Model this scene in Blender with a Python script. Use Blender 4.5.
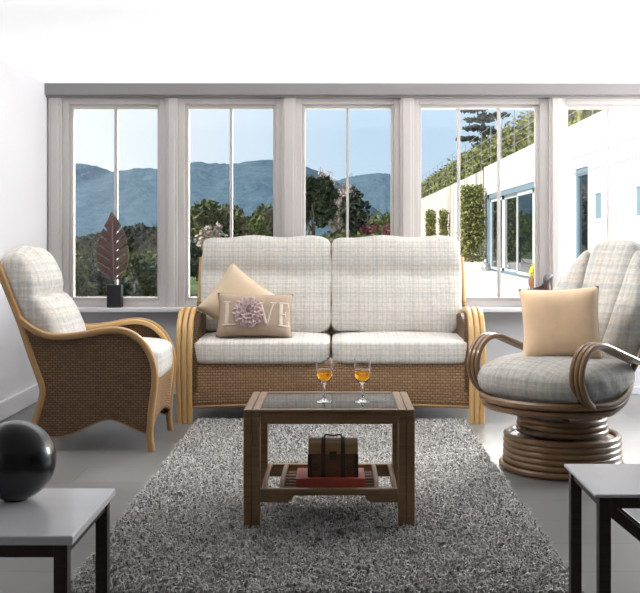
import bpy, bmesh, math, random
import numpy as np
from mathutils import Vector, Matrix

for o in list(bpy.data.objects):
    bpy.data.objects.remove(o, do_unlink=True)
SC = bpy.context.scene
COL = SC.collection
PI = math.pi
RNG = np.random.default_rng(7)
random.seed(7)

# ------------------------------------------------------------------ camera
FOC = 1000.0                       # focal length in pixels of the 640-wide frame
PX, PY, EYE = 338.0, 238.0, 1.10   # principal point of the shifted lens, eye height
cam_d = bpy.data.cameras.new('camera')
cam = bpy.data.objects.new('camera', cam_d)
COL.objects.link(cam)
cam.location = (0, 0, EYE)
cam.rotation_euler = (PI / 2, 0, 0)
cam_d.sensor_fit = 'HORIZONTAL'
cam_d.sensor_width = 36.0
cam_d.lens = 36.0 * FOC / 640.0
cam_d.shift_x = -(PX - 320.0) / 640.0
cam_d.shift_y = (PY - 296.5) / 640.0
cam_d.clip_end = 3000
SC.camera = cam

# ------------------------------------------------------------------ exposure
SC.view_settings.view_transform = 'Standard'
SC.view_settings.look = 'None'
SC.view_settings.exposure = 0.17
SC.view_settings.gamma = 1.0
SC.view_settings.use_curve_mapping = False

# ------------------------------------------------------------------ sky
W = bpy.data.worlds.new('sky')
SC.world = W
W.use_nodes = True
nt = W.node_tree
nt.nodes.clear()
w_out = nt.nodes.new('ShaderNodeOutputWorld')
w_bg = nt.nodes.new('ShaderNodeBackground')
w_tc = nt.nodes.new('ShaderNodeTexCoord')
w_sep = nt.nodes.new('ShaderNodeSeparateXYZ')
w_up = nt.nodes.new('ShaderNodeMapRange')      # elevation
w_up.inputs['From Min'].default_value = 0.0
w_up.inputs['From Max'].default_value = 0.45
w_lr = nt.nodes.new('ShaderNodeMapRange')      # brighter towards the sun, at the left
w_lr.inputs['From Min'].default_value = 0.02
w_lr.inputs['From Max'].default_value = -0.24
w_cr = nt.nodes.new('ShaderNodeMixRGB')
w_cr.inputs[1].default_value = (0.62, 0.80, 0.93, 1)
w_cr.inputs[2].default_value = (0.26, 0.47, 0.80, 1)
w_mx = nt.nodes.new('ShaderNodeMixRGB')
w_mx.inputs[2].default_value = (0.90, 0.96, 1.0, 1)
nt.links.new(w_tc.outputs['Generated'], w_sep.inputs[0])
nt.links.new(w_sep.outputs['Z'], w_up.inputs['Value'])
nt.links.new(w_sep.outputs['X'], w_lr.inputs['Value'])
nt.links.new(w_up.outputs[0], w_cr.inputs[0])
nt.links.new(w_lr.outputs[0], w_mx.inputs[0])
nt.links.new(w_cr.outputs[0], w_mx.inputs[1])
nt.links.new(w_mx.outputs[0], w_bg.inputs['Color'])
w_bg.inputs['Strength'].default_value = 0.95
nt.links.new(w_bg.outputs[0], w_out.inputs[0])

# ------------------------------------------------------------------ sun and big lights
def aim(o, d):
    o.rotation_euler = Vector(d).to_track_quat('-Z', 'Y').to_euler()

sun_d = bpy.data.lights.new('sun', 'SUN')
sun_d.energy = 5.0
sun_d.angle = math.radians(1.0)
sun_d.color = (1.0, 0.96, 0.90)
sun = bpy.data.objects.new('sun', sun_d)
COL.objects.link(sun)
aim(sun, (0.72, 0.36, -0.60))

def area(name, loc, target, sx, sy, power, color=(1, 1, 1)):
    d = bpy.data.lights.new(name, 'AREA')
    d.shape = 'RECTANGLE'
    d.size, d.size_y = sx, sy
    d.energy = power
    d.color = color
    o = bpy.data.objects.new(name, d)
    COL.objects.link(o)
    o.location = loc
    aim(o, Vector(target) - Vector(loc))
    return o

# unseen area lights, added: backlight outside the windows, fill from the right
area('window_strobe', (2.2, 10.6, 4.9), (-0.2, 5.4, 0.3), 1.5, 1.5, 4000, (1.0, 0.97, 0.92))
area('room_softbox', (3.9, 6.35, 1.5), (-1.7, 5.3, 0.9), 1.1, 1.1, 130, (1.0, 0.98, 0.96))
dl = area('ceiling_panel_light', (-0.2, 4.95, 2.15), (-0.2, 4.95, 0), 3.0, 1.1, 20, (1.0, 0.97, 0.93))  # unseen overhead fill, added to brighten the sofa
dl.data.spread = math.radians(125)
sl = area('left_softbox', (-1.1, 3.9, 2.10), (1.45, 5.1, 1.0), 0.8, 0.5, 10, (1.0, 0.97, 0.92))  # unseen fill, added to brighten the swivel chair back
sl.data.spread = math.radians(80)

# ------------------------------------------------------------------ mesh helpers
class MB:
    def __init__(s):
        s.v, s.f, s.uv = [], [], []

    def add(s, vs, fs, uvs=None):
        b = len(s.v)
        s.v += [tuple(p) for p in vs]
        for i, f in enumerate(fs):
            s.f.append([b + k for k in f])
            s.uv.append(uvs[i] if uvs else None)
        return s

    def box(s, x0, x1, y0, y1, z0, z1):
        vs = [(x0, y0, z0), (x1, y0, z0), (x1, y1, z0), (x0, y1, z0), (x0, y0, z1), (x1, y0, z1), (x1, y1, z1), (x0, y1, z1)]
        return s.add(vs, [(0, 3, 2, 1), (4, 5, 6, 7), (0, 1, 5, 4), (1, 2, 6, 5), (2, 3, 7, 6), (3, 0, 4, 7)])

    def bar(s, a, b, w, h, side=(1, 0, 0)):
        return s.sweep([a, b], rrect(w, h, 0.2), side)

    def sweep(s, path, sec, side=None, closed=False, cap=True, radii=None):
        """section (list of (a,b)) along a path; side = fixed direction of the section's first axis"""
        P = [Vector(p) for p in path]
        n, m = len(P), len(sec)
        T = []
        for i in range(n):
            if closed:
                t = P[(i + 1) % n] - P[i - 1]
            else:
                t = P[min(i + 1, n - 1)] - P[max(i - 1, 0)]
            T.append(t.normalized())
        if side is not None:
            A = []
            for t in T:
                a = Vector(side)
                a = (a - t * a.dot(t))
                A.append(a.normalized() if a.length > 1e-6 else t.orthogonal().normalized())
        else:
            a = T[0].orthogonal().normalized()
            A = [a]
            for i in range(1, n):
                q = T[i - 1].rotation_difference(T[i])
                a = q @ a
                a = (a - T[i] * a.dot(T[i])).normalized()
                A.append(a)
        L = [0.0]
        for i in range(1, n):
            L.append(L[-1] + (P[i] - P[i - 1]).length)
        per = [0.0]
        for j in range(m):
            q, r = sec[j], sec[(j + 1) % m]
            per.append(per[-1] + math.hypot(q[0] - r[0], q[1] - r[1]))
        vs = []
        for i in range(n):
            B = T[i].cross(A[i])
            k = radii[i] if radii else 1.0
            for (u, w) in sec:
                vs.append(P[i] + A[i] * (u * k) + B * (w * k))
        fs, uvs = [], []
        rng = n if closed else n - 1
        Ltot = L[-1] + ((P[0] - P[-1]).length if closed else 0)
        for i in range(rng):
            i2 = (i + 1) % n
            l0, l1 = L[i], (L[i2] if i2 else Ltot)
            for j in range(m):
                j2 = (j + 1) % m
                fs.append((i * m + j, i * m + j2, i2 * m + j2, i2 * m + j))
                uvs.append([(l0, per[j]), (l0, per[j + 1]), (l1, per[j + 1]), (l1, per[j])])
        if cap and not closed:
            fs.append(tuple(range(m - 1, -1, -1)))
            uvs.append(None)
            fs.append(tuple((n - 1) * m + j for j in range(m)))
            uvs.append(None)
        return s.add(vs, fs, uvs)

    def tube(s, path, r, n=10, closed=False, radii=None):
        sec = [(r * math.cos(2 * PI * j / n), r * math.sin(2 * PI * j / n)) for j in range(n)]
        return s.sweep(path, sec, None, closed, True, radii)

    def lathe(s, prof, n=32, c=(0, 0, 0)):
        vs, fs = [], []
        m = len(prof)
        for (r, z) in prof:
            for j in range(n):
                a = 2 * PI * j / n
                vs.append((c[0] + r * math.cos(a), c[1] + r * math.sin(a), c[2] + z))
        for i in range(m - 1):
            for j in range(n):
                j2 = (j + 1) % n
                fs.append((i * n + j, i * n + j2, (i + 1) * n + j2, (i + 1) * n + j))
        if prof[0][0] > 1e-5:
            fs.append(tuple(range(n - 1, -1, -1)))
        if prof[-1][0] > 1e-5:
            fs.append(tuple((m - 1) * n + j for j in range(n)))
        return s.add(vs, fs)

    def prism(s, poly, lo, hi, f):
        """closed 2-D outline extruded between lo and hi; f(a, b, h) -> 3-D point"""
        n = len(poly)
        vs = [f(a, b, lo) for a, b in poly] + [f(a, b, hi) for a, b in poly]
        fs = [tuple(range(n - 1, -1, -1)), tuple(range(n, 2 * n))]
        uv = [[poly[k] for k in range(n - 1, -1, -1)], list(poly)]
        for i in range(n):
            j = (i + 1) % n
            fs.append((i, j, n + j, n + i))
            uv.append(None)
        return s.add(vs, fs, uv)

    def grid(s, fn, nu, nv, uvfn=None):
        vs = [fn(i / nu, j / nv) for i in range(nu + 1) for j in range(nv + 1)]
        fs, uvs = [], []
        for i in range(nu):
            for j in range(nv):
                q = [(i, j), (i + 1, j), (i + 1, j + 1), (i, j + 1)]
                fs.append(tuple(a * (nv + 1) + b for a, b in q))
                uvs.append([uvfn(a / nu, b / nv) for a, b in q] if uvfn else None)
        return s.add(vs, fs, uvs)

    def soft(s, fn, N=20, k=6.0, kz=None):
        """a rounded box: cube faces pushed onto a superellipsoid, then mapped by fn(u, v, w)"""
        vs, fs = [], []
        for ax in range(3):
            for sg in (-1, 1):
                b = len(vs)
                for i in range(N + 1):
                    for j in range(N + 1):
                        p = [0, 0, 0]
                        p[ax] = sg
                        p[(ax + 1) % 3] = math.sin((2 * i / N - 1) * PI / 2) * .5 + (2 * i / N - 1) * .5
                        p[(ax + 2) % 3] = math.sin((2 * j / N - 1) * PI / 2) * .5 + (2 * j / N - 1) * .5
                        d = sum(abs(c) ** k for c in p) ** (1 / k)
                        vs.append(fn(p[0] / d, p[1] / d, p[2] / d))
                for i in range(N):
                    for j in range(N):
                        q = (b + i * (N + 1) + j, b + (i + 1) * (N + 1) + j, b + (i + 1) * (N + 1) + j + 1, b + i * (N + 1) + j + 1)
                        fs.append(q if sg > 0 else q[::-1])
        return s.add(vs, fs)


def rrect(w, h, r=0.3, n=3):
    """rounded-rectangle section"""
    rr = r * min(w, h)
    out = []
    for cx, cy, a0 in ((w / 2 - rr, h / 2 - rr, 0), (-w / 2 + rr, h / 2 - rr, 90), (-w / 2 + rr, -h / 2 + rr, 180), (w / 2 - rr, -h / 2 + rr, 270)):
        for i in range(n + 1):
            a = math.radians(a0 + 90 * i / n)
            out.append((cx + rr * math.cos(a), cy + rr * math.sin(a)))
    return out


def spline(pts, n=8, closed=False):
    P = [Vector(p) for p in pts]
    out = []
    N = len(P)
    rng = N if closed else N - 1
    for i in range(rng):
        if closed:
            a, b, c, d = P[i - 1], P[i], P[(i + 1) % N], P[(i + 2) % N]
        else:
            a, b, c, d = P[max(i - 1, 0)], P[i], P[i + 1], P[min(i + 2, N - 1)]
        for k in range(n):
            t = k / n
            out.append(0.5 * ((2 * b) + (c - a) * t + (2 * a - 5 * b + 4 * c - d) * t * t + (3 * b - 3 * c + d - a) * t ** 3))
    if not closed:
        out.append(P[-1])
    return out


def obj(name, mb, mat, parent=None, smooth=True, bevel=0, weld=False, loc=None, solid=0, angle=35):
    me = bpy.data.meshes.new(name)
    me.from_pydata(mb.v, [], mb.f)
    uvl = me.uv_layers.new(name='UVMap')
    data = np.zeros(len(me.loops) * 2, dtype=np.float32)
    k = 0
    V = mb.v
    for f, uv in zip(mb.f, mb.uv):
        if uv is None:
            a, b, c = Vector(V[f[0]]), Vector(V[f[1]]), Vector(V[f[-1]])
            nn = (b - a).cross(c - a)
            ax = max(range(3), key=lambda i: abs(nn[i]))
            i0, i1 = [(1, 2), (0, 2), (0, 1)][ax]
            for q in f:
                data[k] = V[q][i0]; data[k + 1] = V[q][i1]; k += 2
        else:
            for q in uv:
                data[k] = q[0]; data[k + 1] = q[1]; k += 2
    uvl.data.foreach_set('uv', data)
    if weld:
        bm = bmesh.new()
        bm.from_mesh(me)
        bmesh.ops.remove_doubles(bm, verts=bm.verts, dist=1e-5)
        bmesh.ops.recalc_face_normals(bm, faces=bm.faces)
        bm.to_mesh(me)
        bm.free()
    me.materials.append(mat)
    o = bpy.data.objects.new(name, me)
    COL.objects.link(o)
    if parent:
        o.parent = parent
    if loc:
        o.location = loc
    if smooth:
        me.polygons.foreach_set('use_smooth', [True] * len(me.polygons))
        if angle:
            me.set_sharp_from_angle(angle=math.radians(angle))
    if solid:
        m = o.modifiers.new('thickness', 'SOLIDIFY')
        m.thickness = solid
        m.offset = 0
    if bevel:
        m = o.modifiers.new('edge', 'BEVEL')
        m.width = bevel
        m.segments = 2
        m.limit_method = 'ANGLE'
        m.angle_limit = math.radians(40)
    return o


def tag(o, label=None, cat=None, group=None, kind=None):
    if label: o['label'] = label
    if cat: o['category'] = cat
    if group: o['group'] = group
    if kind: o['kind'] = kind
    return o


def thing(name, label, cat, loc=(0, 0, 0), rz=0.0, group=None):
    o = bpy.data.objects.new(name, None)
    COL.objects.link(o)
    o.empty_display_size = 0.1
    o.location = loc
    o.rotation_euler = (0, 0, rz)
    return tag(o, label, cat, group)


def struct(name, mb, mat, parent=None, **kw):
    o = obj(name, mb, mat, parent, **kw)
    o['kind'] = 'structure'
    return o


# ------------------------------------------------------------------ materials
class NT:
    def __init__(s, name):
        s.m = bpy.data.materials.new(name)
        s.m.use_nodes = True
        s.t = s.m.node_tree
        s.b = s.t.nodes['Principled BSDF']
        s.out = s.t.nodes['Material Output']

    def n(s, typ, **kw):
        nd = s.t.nodes.new(typ)
        for k, v in kw.items():
            if k.startswith('i_'):
                key = k[2:]
                nd.inputs[int(key) if key.isdigit() else key.replace('_', ' ')].default_value = v
            else:
                setattr(nd, k, v)
        return nd

    def l(s, a, b):
        s.t.links.new(a, b)

    def coord(s, kind='Object', scale=(1, 1, 1), rot=(0, 0, 0)):
        tc = s.n('ShaderNodeTexCoord')
        mp = s.n('ShaderNodeMapping')
        mp.inputs['Scale'].default_value = scale
        mp.inputs['Rotation'].default_value = rot
        s.l(tc.outputs[kind], mp.inputs[0])
        return mp.outputs[0]

    def noise(s, vec, scale=5, detail=4, rough=.5):
        nd = s.n('ShaderNodeTexNoise', i_Scale=scale, i_Detail=detail, i_Roughness=rough)
        s.l(vec, nd.inputs['Vector'])
        return nd.outputs['Fac']

    def ramp(s, fac, stops, interp='LINEAR'):
        r = s.n('ShaderNodeValToRGB')
        r.color_ramp.interpolation = interp
        el = r.color_ramp.elements
        while len(el) < len(stops):
            el.new(0.5)
        for e, (p, c) in zip(el, stops):
            e.position = p
            e.color = (*c, 1) if len(c) == 3 else c
        s.l(fac, r.inputs[0])
        return r.outputs[0]

    def math(s, op, a, b=None):
        nd = s.n('ShaderNodeMath', operation=op)
        for i, x in enumerate((a, b)):
            if x is None: continue
            if isinstance(x, (int, float)): nd.inputs[i].default_value = x
            else: s.l(x, nd.inputs[i])
        return nd.outputs[0]

    def mix(s, fac, a, b, mode='MIX'):
        nd = s.n('ShaderNodeMixRGB', blend_type=mode)
        for i, x in enumerate((fac, a, b)):
            if isinstance(x, (int, float)): nd.inputs[i].default_value = x
            elif isinstance(x, tuple): nd.inputs[i].default_value = (*x, 1)
            else: s.l(x, nd.inputs[i])
        return nd.outputs[0]

    def bump(s, h, strength=.3, dist=.01):
        nd = s.n('ShaderNodeBump', i_Strength=strength, i_Distance=dist)
        s.l(h, nd.inputs['Height'])
        s.l(nd.outputs[0], s.b.inputs['Normal'])

    def set(s, color=None, rough=.5, metal=0, spec=.5, trans=0, ior=1.45, coat=0, sheen=0):
        b = s.b
        if color is not None:
            if isinstance(color, tuple): b.inputs['Base Color'].default_value = (*color, 1)
            else: s.l(color, b.inputs['Base Color'])
        b.inputs['Roughness'].default_value = rough
        b.inputs['Metallic'].default_value = metal
        b.inputs['Specular IOR Level'].default_value = spec
        b.inputs['Transmission Weight'].default_value = trans
        b.inputs['IOR'].default_value = ior
        b.inputs['Coat Weight'].default_value = coat
        b.inputs['Sheen Weight'].default_value = sheen
        return s


def plain(name, color, rough=.5, var=.08, scale=8, bump=0, **kw):
    t = NT(name)
    v = t.coord()
    f = t.noise(v, scale, 5)
    c = t.ramp(f, [(.3, tuple(x * (1 - var) for x in color)), (.7, tuple(min(1, x * (1 + var)) for x in color))])
    t.set(c, rough, **kw)
    if bump:
        t.bump(t.noise(v, scale * 12, 3), bump, .004)
    return t.m


def wood(name, a, b, rough=.35, coat=.15, sx=2.0, sy=45):
    t = NT(name)
    v = t.coord('UV', (sx, sy, 1))
    f = t.noise(v, 3, 6, .6)
    v2 = t.coord('Object', (1, 1, 1))
    g = t.noise(v2, 4, 2)
    f2 = t.math('ADD', t.math('MULTIPLY', f, .7), t.math('MULTIPLY', g, .3))
    t.set(t.ramp(f2, [(.32, b), (.68, a)]), rough, coat=coat)
    t.bump(f, .08, .002)
    return t.m


def wicker(name, a, b, dark, row=.011, wid=.03):
    t = NT(name)
    v = t.coord('UV')
    br = t.n('ShaderNodeTexBrick', offset=.5, squash=1.0)
    br.inputs['Color1'].default_value = (*a, 1)
    br.inputs['Color2'].default_value = (*b, 1)
    br.inputs['Mortar'].default_value = (*dark, 1)
    br.inputs['Scale'].default_value = 1.0
    br.inputs['Mortar Size'].default_value = .0026
    br.inputs['Mortar Smooth'].default_value = .6
    br.inputs['Brick Width'].default_value = wid
    br.inputs['Row Height'].default_value = row
    t.l(v, br.inputs['Vector'])
    n = t.noise(v, 260, 2)
    n2 = t.noise(v, 7, 3)
    c = t.mix(.35, br.outputs['Color'], t.ramp(n, [(.3, dark), (.7, a)]))
    c = t.mix(.3, c, t.ramp(n2, [(.35, b), (.65, a)]), 'MULTIPLY')
    t.set(c, .55, spec=.35)
    sep = t.n('ShaderNodeSeparateXYZ')
    t.l(v, sep.inputs[0])
    hu = t.math('ABSOLUTE', t.math('SINE', t.math('MULTIPLY', sep.outputs[0], PI / wid * 2)))
    hv = t.math('ABSOLUTE', t.math('SINE', t.math('MULTIPLY', sep.outputs[1], PI / row)))
    h = t.math('MULTIPLY', t.math('SUBTRACT', 1.0, br.outputs['Fac']), t.math('MULTIPLY_ADD', t.math('MULTIPLY', hu, hv), .7))
    t.bump(h, .7, .006)
    return t.m


def plaid(name, per=.17, k=1.0, slub=False):
    """woven check of cream, pale blue-grey and beige"""
    t = NT(name)
    v = t.coord('UV')
    sep = t.n('ShaderNodeSeparateXYZ')
    nz = t.n('ShaderNodeTexNoise', i_Scale=9.0, i_Detail=2.0)
    t.l(v, nz.inputs['Vector'])
    t.l(v, sep.inputs[0])
    cream = (.78 * k, .755 * k, .71 * k)
    blue = (.54 * k, .55 * k, .545 * k)
    tan = (.72 * k, .62 * k, .50 * k)
    gry = (.56 * k, .55 * k, .52 * k)
    stops = [(0, cream), (.10, blue), (.16, cream), (.22, tan), (.26, cream), (.40, gry), (.46, cream), (.52, blue), (.62, blue), (.66, cream), (.74, tan), (.78, cream), (.88, gry), (.92, cream)]
    cols = []
    for i in (0, 1):
        f = t.math('FRACT', t.math('DIVIDE', t.math('ADD', sep.outputs[i], t.math('MULTIPLY', nz.outputs['Fac'], .012)), per))
        r = t.ramp(f, stops, 'LINEAR')
        th = t.noise(t.coord('UV', (900, 14, 1) if i == 0 else (14, 900, 1)), 1, 2)
        cols.append((r, th))
    c = t.mix(.5, cols[0][0], cols[1][0])
    th = t.mix(.5, cols[0][1], cols[1][1])
    c = t.mix(.85 if slub else .6, c, t.ramp(th, [(.38, (.66, .66, .66)), (.62, (1.12, 1.12, 1.12))]), 'MULTIPLY')
    big = t.noise(t.coord('UV', (1, 1, 1)), 60, 3)
    c = t.mix(.25, c, t.ramp(big, [(.4, (.75, .75, .75)), (.6, (1.1, 1.1, 1.1))]), 'MULTIPLY')
    t.set(c, .9, spec=.15, sheen=.15)
    wr = t.noise(t.coord('Object'), 11, 3)
    t.bump(t.math('ADD', t.math('MULTIPLY', th, .12), wr), .35, .02)
    return t.m


def pane_glass(name, tint=(1, 1, 1), rough=0.0, ior=1.5):
    t = NT(name)
    tr = t.n('ShaderNodeBsdfTransparent')
    tr.inputs[0].default_value = (*tint, 1)
    gl = t.n('ShaderNodeBsdfGlossy')
    gl.inputs['Roughness'].default_value = rough
    fr = t.n('ShaderNodeFresnel', i_IOR=ior)
    mx = t.n('ShaderNodeMixShader')
    t.l(fr.outputs[0], mx.inputs[0])
    t.l(tr.outputs[0], mx.inputs[1])
    t.l(gl.outputs[0], mx.inputs[2])
    t.l(mx.outputs[0], t.out.inputs[0])
    return t.m


def leaf_mat(name, a, b, rough=.6):
    t = NT(name)
    f = t.noise(t.coord('Object'), 2.2, 4)
    oi = t.n('ShaderNodeNewGeometry')
    f2 = t.math('MULTIPLY_ADD', oi.outputs['Random Per Island'], .6)
    f2.node.inputs[2].default_value = 0.0
    ff = t.math('ADD', f2, t.math('MULTIPLY', f, .5))
    t.set(t.ramp(ff, [(.2, a), (.8, b)]), rough, spec=.25)
    return t.m


M = {}
M['frame'] = plain('white_window_paint', (.64, .605, .59), .4, .015, 3)
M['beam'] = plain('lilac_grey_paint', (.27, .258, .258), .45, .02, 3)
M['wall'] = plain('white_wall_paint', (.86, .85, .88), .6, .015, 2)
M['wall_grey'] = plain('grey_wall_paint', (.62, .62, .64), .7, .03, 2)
M['honey'] = wood('honey_cane', (.68, .44, .19), (.55, .33, .125))
M['cane'] = wood('natural_cane', (.43, .26, .115), (.29, .16, .065))
M['brown_cane'] = wood('brown_cane', (.215, .125, .062), (.12, .066, .031), .3, .3)
M['table_wood'] = wood('table_wood', (.30, .18, .085), (.18, .10, .045))
M['wicker'] = wicker('wicker_weave', (.56, .37, .22), (.40, .25, .14), (.07, .038, .02), .0165, .030)
M['wicker_dark'] = wicker('brown_wicker_weave', (.30, .18, .095), (.19, .105, .052), (.03, .016, .008), .012, .026)
M['plaid'] = plaid('check_fabric', .115)
M['plaid_soft'] = plaid('soft_check_fabric', .19, .86, True)
M['plaid_grey'] = plaid('grey_check_fabric', .16, .56, True)  # darker copy for the swivel seat: grey stripes plus its shade in the colour
M['beige'] = plain('beige_satin', (.60, .47, .33), .5, .06, 6, .05, sheen=.3)
M['beige2'] = plain('tan_velvet', (.70, .50, .32), .65, .10, 9, .08, sheen=.4)
M['taupe'] = plain('taupe_linen', (.42, .32, .24), .85, .06, 40, .2)
M['letter'] = plain('pale_applique', (.62, .54, .47), .85, .04, 40)
M['pink'] = plain('dusty_pink_felt', (.55, .42, .42), .85, .08, 20)
M['black'] = plain('black_glaze', (.008, .008, .009), .22, .3, 30, .12, coat=.3)
M['matte_black'] = plain('black_stone', (.02, .02, .025), .45, .2, 10)
M['leafmetal'] = plain('plum_lacquer', (.13, .062, .060), .35, .15, 14, coat=.3)
M['white_top'] = plain('pale_table_top', (.74, .74, .77), .18, .03, 4)
M['dark_wood'] = wood('dark_wood', (.06, .035, .028), (.03, .018, .015), .35)
M['red'] = plain('red_cloth', (.52, .095, .060), .5, .1, 12)
M['chest'] = wood('chest_wood', (.22, .095, .045), (.12, .05, .025), .4, .2, 6, 30)
M['lid'] = wood('chest_lid_wood', (.52, .32, .13), (.34, .19, .07), .4, .2, 6, 30)
M['strap'] = plain('dark_leather', (.075, .036, .02), .5, .2, 30)
M['brass'] = plain('aged_brass', (.12, .085, .045), .45, .2, 30, metal=.8)
M['pane'] = pane_glass('window_glass')
M['table_glass'] = pane_glass('smoked_table_glass', (.36, .37, .38))
g = NT('clear_glass'); g.set((1, 1, 1), 0, trans=1, ior=1.45); M['glass'] = g.m
g = NT('amber_drink'); g.set((.95, .42, .03), 0, trans=1, ior=1.34); M['drink'] = g.m
M['paint'] = plain('white_render', (.84, .84, .83), .8, .02, .5)
M['bluegrey'] = plain('blue_grey_aluminium', (.22, .31, .38), .4, .05, 1)
M['stile'] = plain('pale_aluminium', (.70, .74, .76), .4, .03, 1)
M['steel'] = plain('galvanised_steel', (.40, .42, .42), .4, .05, 1, metal=.5)
M['bark'] = plain('bark', (.060, .045, .034), .9, .3, 6)
M['bark_grey'] = plain('grey_bark', (.13, .11, .09), .9, .3, 6)
M['terracotta'] = plain('terracotta', (.22, .10, .05), .7, .1, 8)
t = NT('dark_door_glass'); t.set((.012, .018, .02), .02, spec=.9); M['doorglass'] = t.m

# floor: grey stone-look planks with a satin sheen
t = NT('grey_floor')
v = t.coord('Object')
br = t.n('ShaderNodeTexBrick', offset=.5)
br.inputs['Scale'].default_value = 1
br.inputs['Brick Width'].default_value = 1.2
br.inputs['Row Height'].default_value = .30
br.inputs['Mortar Size'].default_value = .0025
br.inputs['Color1'].default_value = (.185, .183, .18, 1)
br.inputs['Color2'].default_value = (.160, .158, .157, 1)
br.inputs['Mortar'].default_value = (.12, .12, .12, 1)
t.l(v, br.inputs['Vector'])
nz = t.noise(t.coord('Object', (1, 3, 1)), 3, 8, .65)
c = t.mix(.7, br.outputs['Color'], t.ramp(nz, [(.2, (.78, .77, .76)), (.8, (1.15, 1.15, 1.15))]), 'MULTIPLY')
t.set(c, .32, spec=.5)
t.l(t.ramp(nz, [(.2, (.30, .30, .30)), (.8, (.40, .40, .40))]), t.b.inputs['Roughness'])
M['floor'] = t.m

# opal roof sheet: lets the daylight through
t = NT('opal_roof_sheet')
tl = t.n('ShaderNodeBsdfTranslucent'); tl.inputs[0].default_value = (.60, .60, .61, 1)
df = t.n('ShaderNodeBsdfDiffuse'); df.inputs[0].default_value = (.93, .93, .93, 1)
mx = t.n('ShaderNodeMixShader', i_0=.42)
t.l(tl.outputs[0], mx.inputs[1]); t.l(df.outputs[0], mx.inputs[2]); t.l(mx.outputs[0], t.out.inputs[0])
M['opal'] = t.m

# rug pile
t = NT('grey_shag')
oi = t.n('ShaderNodeNewGeometry')
nz = t.noise(t.coord('Object', (1, 3, 1)), 9, 4)
f = t.math('ADD', t.math('MULTIPLY', oi.outputs['Random Per Island'], .55), t.math('MULTIPLY', nz, .45))
t.set(t.ramp(f, [(.2, (.26, .255, .25)), (.5, (.42, .41, .40)), (.8, (.62, .61, .59))]), .8, spec=.2)
M['shag'] = t.m

# exterior ground and walls
t = NT('terrace_paving')
v = t.coord('Object')
br = t.n('ShaderNodeTexBrick', offset=.5)
br.inputs['Scale'].default_value = 1
br.inputs['Brick Width'].default_value = 1.2
br.inputs['Row Height'].default_value = .6
br.inputs['Mortar Size'].default_value = .012
br.inputs['Color1'].default_value = (.72, .68, .64, 1)
br.inputs['Color2'].default_value = (.66, .62, .59, 1)
br.inputs['Mortar'].default_value = (.55, .52, .49, 1)
t.l(v, br.inputs['Vector'])
t.set(br.outputs['Color'], .8)
M['terrace'] = t.m
t = NT('stained_concrete')
nz = t.noise(t.coord('Object', (1, .9, .10)), 2.5, 6, .65)
sep = t.n('ShaderNodeSeparateXYZ'); t.l(t.coord('Object'), sep.inputs[0])
t.set(t.ramp(nz, [(.36, (.30, .26, .22)), (.52, (.72, .67, .60))]), .9)
M['concrete'] = t.m
M['lawn'] = plain('lawn_grass', (.10, .15, .035), .9, .4, 1.5, .3)
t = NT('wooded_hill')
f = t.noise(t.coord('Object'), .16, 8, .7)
t.set(t.ramp(f, [(.35, (.085, .135, .175)), (.65, (.125, .185, .215))]), 1, spec=0)  # blue-grey distance haze is mixed into the base colour
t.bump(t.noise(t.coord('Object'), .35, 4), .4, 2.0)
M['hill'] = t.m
M['leaf_olive'] = leaf_mat('olive_leaves', (.050, .062, .022), (.14, .15, .055))
M['leaf_dark'] = leaf_mat('dark_leaves', (.012, .022, .012), (.045, .062, .028))
M['leaf_green'] = leaf_mat('green_leaves', (.06, .09, .022), (.19, .24, .07))
M['leaf_blossom'] = leaf_mat('pale_blossom', (.32, .24, .20), (.58, .48, .42))
M['leaf_red'] = leaf_mat('red_leaves', (.07, .018, .022), (.19, .05, .06))
M['leaf_yellow'] = leaf_mat('yellow_leaves', (.55, .48, .04), (.85, .76, .15))
M['hedge'] = leaf_mat('hedge_leaves', (.055, .07, .02), (.34, .34, .12))


def at(px, py, Y):
    return Vector(((px - PX) * Y / FOC, Y, EYE - (py - PY) * Y / FOC))


def X_at(px, Y):
    return (px - PX) * Y / FOC


# ================================================================== room shell
YW = 7.05                      # inner face of the window wall
XL = -2.04                     # left wall
SILL = .615
HEAD = EYE - (97.5 - PY) * YW / FOC      # underside of the beam
CEIL = EYE - (83.0 - PY) * 6.95 / FOC

mb = MB(); mb.box(XL - .15, 4.2, -.6, YW + .2, -.10, 0)
struct('floor', mb, M['floor'], smooth=False)
mb = MB(); mb.box(XL - .15, 4.2, 4.45, YW + .2, CEIL, CEIL + .012)
struct('ceiling', mb, M['opal'], smooth=False)
mb = MB(); mb.box(XL - .15, 4.2, -.6, 4.45, CEIL, CEIL + .15)  # near part made solid to keep overhead fill off camera-facing sides
struct('ceiling', mb, M['wall'], smooth=False)
mb = MB(); mb.box(XL - .15, XL, -.6, YW + .2, 0, CEIL)
struct('wall_left', mb, M['wall'], smooth=False)
mb = MB(); mb.box(XL - .15, 4.35, -.75, -.6, 0, CEIL)
M['wall_dark'] = plain('dark_grey_paint', (.20, .20, .21), .7, .03, 2)  # unseen walls added to cut fill, dark so they bounce little light
struct('wall_front', mb, M['wall_dark'], smooth=False)
mb = MB(); mb.box(4.2, 4.35, -.6, 3.4, 0, CEIL)
struct('wall_right', mb, M['wall_dark'], smooth=False)
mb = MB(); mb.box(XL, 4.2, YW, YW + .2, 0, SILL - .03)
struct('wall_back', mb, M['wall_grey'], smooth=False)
mb = MB(); mb.box(XL, XL + .02, -.6, YW, 0, .115)
struct('baseboard_left', mb, M['wall'], smooth=False, bevel=.006)
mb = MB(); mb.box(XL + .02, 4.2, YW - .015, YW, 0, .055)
struct('baseboard_back', mb, M['wall_grey'], smooth=False, bevel=.004)
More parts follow.
